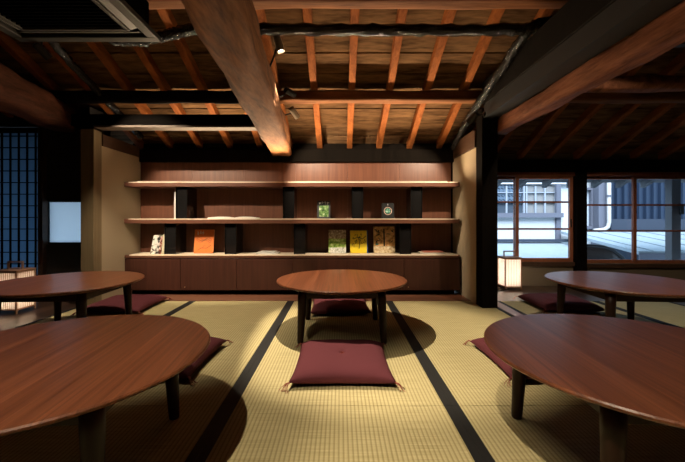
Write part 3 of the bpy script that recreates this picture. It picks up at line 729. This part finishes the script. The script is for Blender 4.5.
ac = make_ac(); ac.location = (-1.69, 1.90, 2.0); tag(ac, 'grey framed ceiling air conditioner at the upper left', 'air conditioner', 'ceiling air conditioners')
a2 = dup(ac); a2.location = (2.62, 1.96, 1.99); tag(a2, 'dark ceiling air conditioner barely visible at the upper right edge', 'air conditioner', 'ceiling air conditioners')

# ---------------------------------------------------------------- black wrapped pipes
def pipe(pts, r, label, n=60, seed=1, wav=.004):
    rnd = random.Random(seed); pts = [Vector(p) for p in pts]; out = []
    def cr(p0, p1, p2, p3, t): return .5*((2*p1)+(-p0+p2)*t+(2*p0-5*p1+4*p2-p3)*t*t+(-p0+3*p1-3*p2+p3)*t**3)
    k = len(pts)-1
    for i in range(k):
        a = pts[max(i-1,0)]; d_ = pts[min(i+2,k)]
        for j in range(n//k):
            out.append(cr(a, pts[i], pts[i+1], d_, j/(n//k)) + Vector((rnd.uniform(-wav,wav), rnd.uniform(-wav,wav), rnd.uniform(-wav,wav))))
    out.append(pts[-1])
    random.seed(seed)
    o = MB().tube(out, [r*(1+.05*math.sin(i*1.7)) for i in range(len(out))], 14, jit=.13).build('wrapped_pipe', M['duct'], None, smooth=False)
    return tag(o, label, 'pipe', 'black wrapped pipes under the ceiling')
pipe([px(112, 40, 2.5), px(140, 40, 2.46), px(163, 36, 2.42), px(185, 31, 2.38), px(215, 26, 2.34), px(260, 29, 2.3), px(400, 30, 2.3), px(525, 29, 2.3), px(540, 24, 2.28), px(560, 22, 2.28)], .036,
     'black crinkled pipe running horizontally across the rafters', 180, 5)
pipe([px(536, 24, 2.30), px(520, 42, 2.42), px(498, 75, 2.75), px(472, 114, 3.35), px(453, 147, 3.86)], .034, 'black crinkled pipe slanting down the ceiling towards the right plaster wall', 70, 6)
pipe([px(38, 20, 2.36), px(57, 47, 2.62), px(84, 77, 2.95), px(112, 106, 3.34), px(141, 137, 3.80)], .030, 'black crinkled pipe slanting down the ceiling at left beyond the air conditioner', 70, 7)

# ---------------------------------------------------------------- spotlights
def spotlight(pos, aim, label, lit=True, arm=None, m=None, group='small spotlights on the beams'):
    pos = Vector(pos); t = thing('spotlight', label, 'spotlight', pos, 0, group); m = m or M['fixture']
    d = (Vector(aim)-pos).normalized()
    if arm is None: arm = Vector((-.10, 0, .03))
    arm = Vector(arm)
    a = d.cross(Vector((0,0,1))).normalized(); b = a.cross(d).normalized()
    MB().loft([[d*z+(a*math.cos(2*PI*k/16)+b*math.sin(2*PI*k/16))*r for k in range(16)] for z, r in ((-.065,.018),(-.06,.026),(.042,.027),(.042,.0225),(.024,.022))]).build('head', m, t)
    MB().tube([d*.0245, d*.0275], .0205, 16).build('lens', M['bulb'] if lit else M['fixdark'], t)
    MB().tube([-d*.02, arm*.5+Vector((0,0,.005)), arm], .006, 8).build('arm', M['fixdark'], t)
    MB().tube([arm, arm+Vector((-.012, 0, 0)) if arm.x < 0 else arm+Vector((.012, 0, 0))], .022, 14).build('mounting_plate', M['fixdark'], t)
    return t
WARM = (1, .83, .60)
def spot(name, pos, aim, power, deg, blend=.35, size=.012, col=WARM):
    l = bpy.data.lights.new(name, 'SPOT'); l.energy = power; l.spot_size = math.radians(deg); l.spot_blend = blend; l.shadow_soft_size = size; l.color = col
    o = bpy.data.objects.new(name, l); COL.objects.link(o); o.location = pos
    o.rotation_euler = (Vector(aim)-Vector(pos)).to_track_quat('-Z', 'Y').to_euler(); return o
def lit_spot(pos, aim, label, power, deg, blend=.4, arm=None, m=None, size=.012):
    spotlight(pos, aim, label, True, arm, m)
    d = (Vector(aim)-Vector(pos)).normalized()
    spot('spotlight_beam', Vector(pos)+d*.05, aim, power, deg, blend, size)

lit_spot((-.41, 2.36, 1.97), (.15, 2.42, 0), 'bronze lit spotlight on the big rough beam, highest of its three', 225, 60, .4, arm=(-.09, .02, -.19))
p = px(291, 93, 3.0); spotlight(p, p+Vector((.6, .7, -.15)), 'black square spotlight on the big rough beam, middle of its three', False, arm=(-.16, 0, -.06), m=M['fixdark'])
p = px(295, 113.5, 3.1); pm = Vector(p)
lit_spot(p, (.1, 3.95, 1.12), 'bronze spotlight on the big rough beam, lowest of its three', 85, 86, .4, arm=(-.12, -.02, -.03))
p = px(472, 118.5, 3.05); lit_spot(p, (.55, 3.9, 1.02), 'small lit spotlight beside the slanting pipe near the right black post', 70, 78, .4, arm=(.10, 0, .04), m=M['fixdark'])
lit_spot((-2.05, 2.42, 1.95), (-1.45, 3.85, .76), 'small black spotlight below the left rafters, lighting the left end of the bookcase', 190, 58, .5, arm=(0, 0, .32), m=M['fixdark'])
lit_spot((-1.45, 2.60, 2.13), (-1.55, 2.88, 0), 'small black spotlight hanging beyond the air conditioner above the far left table', 125, 80, .5, arm=(0, 0, .09), m=M['fixdark'])
lit_spot((-.80, .40, 1.95), (-.62, .85, 0), 'spotlight left of the big beam, above the near left table', 105, 74, .6, arm=(.34, 0, -.2))
lit_spot((-.16, .20, 1.95), (.95, .98, 0), 'spotlight right of the big beam, aimed at the near right table', 125, 64, .5, arm=(-.10, 0, -.2))
lit_spot((1.80, 1.95, 2.12), (2.35, 3.0, .1), 'spotlight above the far right table', 68, 94, .5, arm=(0, 0, .12), m=M['fixdark'])

# warm LED line on the top shelf washing the ceiling
led = thing('light_strip', 'thin warm light strip along the top of the upper shelf', 'light strip', (-.5, 3.665, 1.1885))
MB().box((-1.62, -.010, 0), (1.62, .010, .008)).build('profile', M['fixture'], led)
l = bpy.data.lights.new('shelf_light', 'AREA'); l.shape = 'RECTANGLE'; l.size = 2.9; l.size_y = .012; l.energy = 44; l.color = (1, .74, .46); l.spread = math.radians(122)
o = bpy.data.objects.new('shelf_light', l); COL.objects.link(o); o.location = (-.3, 3.665, 1.199)
o.rotation_euler = (PI + math.radians(43), 0, 0)

# lantern lamps
def point(name, pos, power, col=(1, .70, .40), size=.02):
    l = bpy.data.lights.new(name, 'POINT'); l.energy = power; l.color = col; l.shadow_soft_size = size
    o = bpy.data.objects.new(name, l); COL.objects.link(o); o.location = pos; return o
point('lantern_light', (1.95, 4.03, .165), 6.8, (1, .90, .82)); point('lantern_light', (-2.81, 3.03, .165), 1.6, (1, .80, .62))

# ---------------------------------------------------------------- outside, seen through the windows
def q(x0, y0, x1, y1, d):   # photo rectangle at depth d -> x/z extents
    return (x0-CX)*d/F, (x1-CX)*d/F, H-(y1-CY)*d/F, H-(y0-CY)*d/F
D = 7.0
hs = thing('neighbour_house', 'white walled house with grey lattice window seen through the first window', 'house', (0,0,0))
x0, x1, z0, z1 = q(440, 100, 572, 240, D); z1 = 2.1
MB().box((x0, D, z0-1.5), (x1, D+.2, .86)).box((x0, D, 1.5), (x1, D+.2, z1)).box((x0, D+.1, .86), (x1, D+.2, 1.5)).build('wall', M['o_wall'], hs)
x0, x1, z0, z1 = q(494, 184, 525, 213, D)
MB().box((x0-1, D+.06, z0), (x1, D+.07, z1)).build('window_glass', M['o_glass'], hs)
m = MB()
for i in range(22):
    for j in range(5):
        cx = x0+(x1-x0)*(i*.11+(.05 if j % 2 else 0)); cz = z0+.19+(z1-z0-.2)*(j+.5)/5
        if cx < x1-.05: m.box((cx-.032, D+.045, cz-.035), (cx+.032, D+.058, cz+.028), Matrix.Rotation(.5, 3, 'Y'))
m.build('tile_reflection_panel', M['tile'], hs)  # coloured plates draw the roof tiles mirrored in the glass
x0, x1, z0, z1 = q(525, 186, 557, 213, D)
MB().box((x0, D+.055, z0), (x1, D+.07, z1)).build('blind', M['o_blind'], hs)
m = MB()
for p in (497, 507, 516.5, 524.5, 527, 536, 545.5, 556.5):
    a = (p-CX)*D/F; m.box((a-.014, D+.01, z0), (a+.014, D+.05, z1))
for y in (192.5, 202.5): 
    zz = H-(y-CY)*D/F; m.box(((493-CX)*D/F, D+.012, zz-.008), ((557-CX)*D/F, D+.048, zz+.008))
m.build('window_lattice', plain('pale_grey_mullion', (.45,.5,.58), .6), hs)
x0, x1, z0, z1 = q(480, 213, 560, 217.5, D); MB().box((x0, D-.12, z0), (x1, D+.02, z1)).build('ledge', M['o_grey'], hs)
x0, x1, z0, z1 = q(555, 184, 559.5, 241, D); MB().box((x0, D-.05, z0), (x1, D, z1)).build('corner_post', M['o_grey'], hs)
x0, x1, z0, z1 = q(480, 239.5, 575, 242, 6.8); MB().box((x0, 6.8, z0), (x1, 6.95, z1)).build('dark_flashing', M['o_dark'], hs)
x0, x1, z0, z1 = q(440, 242, 578, 262, 6.4)
MB().loft([[(x0, 6.9, .34), (x0, 5.6, .06), (x0, 5.6, .0), (x0, 6.9, .28)], [(x1, 6.9, .34), (x1, 5.6, .06), (x1, 5.6, .0), (x1, 6.9, .28)]]).build('lower_roof', M['o_roof'], hs)
x0, x1, z0, z1 = q(571, 120, 600, 245, 7.3); MB().box((x0, 7.3, z0-1), (x1-.02, 7.45, 2.0)).build('recessed_wall', M['o_wall'], hs)
x0, x1, z0, z1 = q(561, 190, 594, 226, 7.15); 
m = MB(); m.box((x0, 7.14, z0-.06), (x1, 7.28, z0)); m.box((x0, 7.14, z1), (x1, 7.28, z1+.05)); m.box((x0, 7.14, z0), (x0+.05, 7.28, z1)); m.box((x1-.06, 7.14, z0), (x1, 7.28, z1))
for k in (1, 2, 3): a = x0+(x1-x0)*k/4; m.box((a-.015, 7.16, z0), (a+.015, 7.24, z1))
m.build('pale_window_frame', M['o_grey'], hs); MB().box((x0, 7.22, z0), (x1, 7.24, z1)).build('pale_window_pane', M['o_pane'], hs)

cb = thing('corrugated_building', 'blue corrugated metal building seen through the second window', 'building', (0,0,0))
x0, x1, z0, z1 = q(610, 150, 740, 219, D)
m = MB(); nr = 60; pts = []
i = 0; x = x0; 
prof = []
while x < x1:
    prof += [(x, D), (x+.045, D), (x+.065, D+.05), (x+.125, D+.05), (x+.145, D)]; x += .146
m.loft([[(a, b, z0) for a, b in prof], [(a, b, 2.0) for a, b in prof]], caps=False, closed=False)
m.build('corrugated_cladding', M['o_corr'], cb)
MB().box((x0-.02, D+.06, -1), (x1, D+.2, 2.0)).build('backing_wall', M['o_dark'], cb)
x0, x1, z0, z1 = q(610, 219, 740, 233, D); MB().box((x0, D-.03, z0-.1), (x1, D+.06, z1)).build('base_band', M['o_dark'], cb)
x0, x1, z0, z1 = q(598, 150, 607, 245, D); MB().box((x0, D-.02, z0), (x1, D+.2, 2.0)).build('corner_pillar', M['o_grey'], cb)
rp = thing('rain_pipe', 'cream rain pipe with elbow beside the corrugated metal wall', 'pipe', (0,0,0))
MB().tube([px(609, 150, 6.9), px(609, 222, 6.9), px(608, 227, 6.9), px(604, 229.5, 6.9), px(594, 230.5, 6.9)], .036, 12).build('tube', M['o_pipe'], rp, smooth=True)
m = MB(); m.tube([px(609, 196, 6.9)-Vector((0,0,.02)), px(609, 196, 6.9)+Vector((0,0,.02))], .043, 12); m.build('bracket', M['o_grey'], rp)
mr = thing('annex_roof', 'pale blue sheet metal roof in front of the corrugated building', 'roof', (0,0,0))
xa, xb = 4.35, 9.0
MB().loft([[(xa, 6.9, .56), (xa, 5.1, .33), (xa, 5.1, .28), (xa, 6.9, .51)], [(xb, 6.9, .56), (xb, 5.1, .33), (xb, 5.1, .28), (xb, 6.9, .51)]]).build('roof_sheet', M['o_roof'], mr)
m = MB()
for i in range(10):
    a = xa+.2+i*.45; m.loft([[(a, 6.9, .575), (a, 5.1, .345), (a, 5.1, .33), (a, 6.9, .56)], [(a+.02, 6.9, .575), (a+.02, 5.1, .345), (a+.02, 5.1, .33), (a+.02, 6.9, .56)]])
m.build('standing_seams', M['o_roof'], mr)
MB().box((xa, 5.08, .12), (xb, 5.1, .30)).build('fascia', M['o_grey'], mr)
# dark curved ridge at the lower left of the second window
rg = thing('curved_roof_edge', 'dark curved roof edge at the bottom left of the second window', 'roof', (0,0,0))
pts = [px(580, 246, 4.95), px(590, 245.5, 4.95), px(603, 246.5, 4.95), px(612, 249.5, 4.95), px(622, 257, 4.95), px(628, 264, 4.95)]
MB().tube(pts, .022, 10).build('rim', M['o_black'], rg, smooth=True)
MB().loft([[tuple(p-Vector((0,0,.02))) for p in pts], [tuple(p+Vector((-.02,-.10,-.30))) for p in pts]], caps=False, closed=False).build('curved_panel', plain('grey_brown_metal', (.12,.11,.11), .35, metal=.4), rg)
ep = thing('eave_post', 'grey weathered post outside the second window at the right edge', 'post', (0,0,0))
x0, x1, z0, z1 = q(672, 150, 681, 265, 4.62); MB().box((x0, 4.62, -.5), (x1, 4.72, 1.42)).build('timber', M['o_eave'], ep, .004)
MB().box((x1-.03, 4.585, .86), (x1+.015, 4.62, 1.0)).build('black_fitting', M['o_black'], ep, .006)
tag(box('ground_outside', (-14, 4.9, -2.6), (16, 16, -2.5), M['ground']), 'grey ground below the neighbouring houses', 'ground', None, 'structure')

sun = bpy.data.lights.new('daylight', 'SUN'); sun.energy = 7.0; sun.angle = math.radians(50); sun.color = (.82, .90, 1.0)
so = bpy.data.objects.new('daylight', sun); COL.objects.link(so); so.rotation_euler = Vector((.25, .72, -.85)).to_track_quat('-Z', 'Y').to_euler()
# ---------------------------------------------------------------- world and camera
wd = bpy.data.worlds.new('World'); S.world = wd; wd.use_nodes = True
bg = wd.node_tree.nodes['Background']; bg.inputs['Color'].default_value = (.50, .74, 1.0, 1); bg.inputs['Strength'].default_value = 2.0
cam = bpy.data.cameras.new('Camera'); co = bpy.data.objects.new('Camera', cam); COL.objects.link(co); S.camera = co
co.location = (0, 0, H); co.rotation_euler = (PI/2, 0, 0)
cam.sensor_fit = 'HORIZONTAL'; cam.sensor_width = 36; cam.lens = 36*F/685
cam.shift_x = (342.5-CX)/685; cam.shift_y = (CY-231)/685
cam.clip_start = .02; cam.clip_end = 100
S.view_settings.view_transform = 'Standard'; S.view_settings.look = 'None'; S.view_settings.gamma = 1; S.view_settings.use_curve_mapping = False
S.view_settings.exposure = 0.0

S.cycles.diffuse_bounces = 1
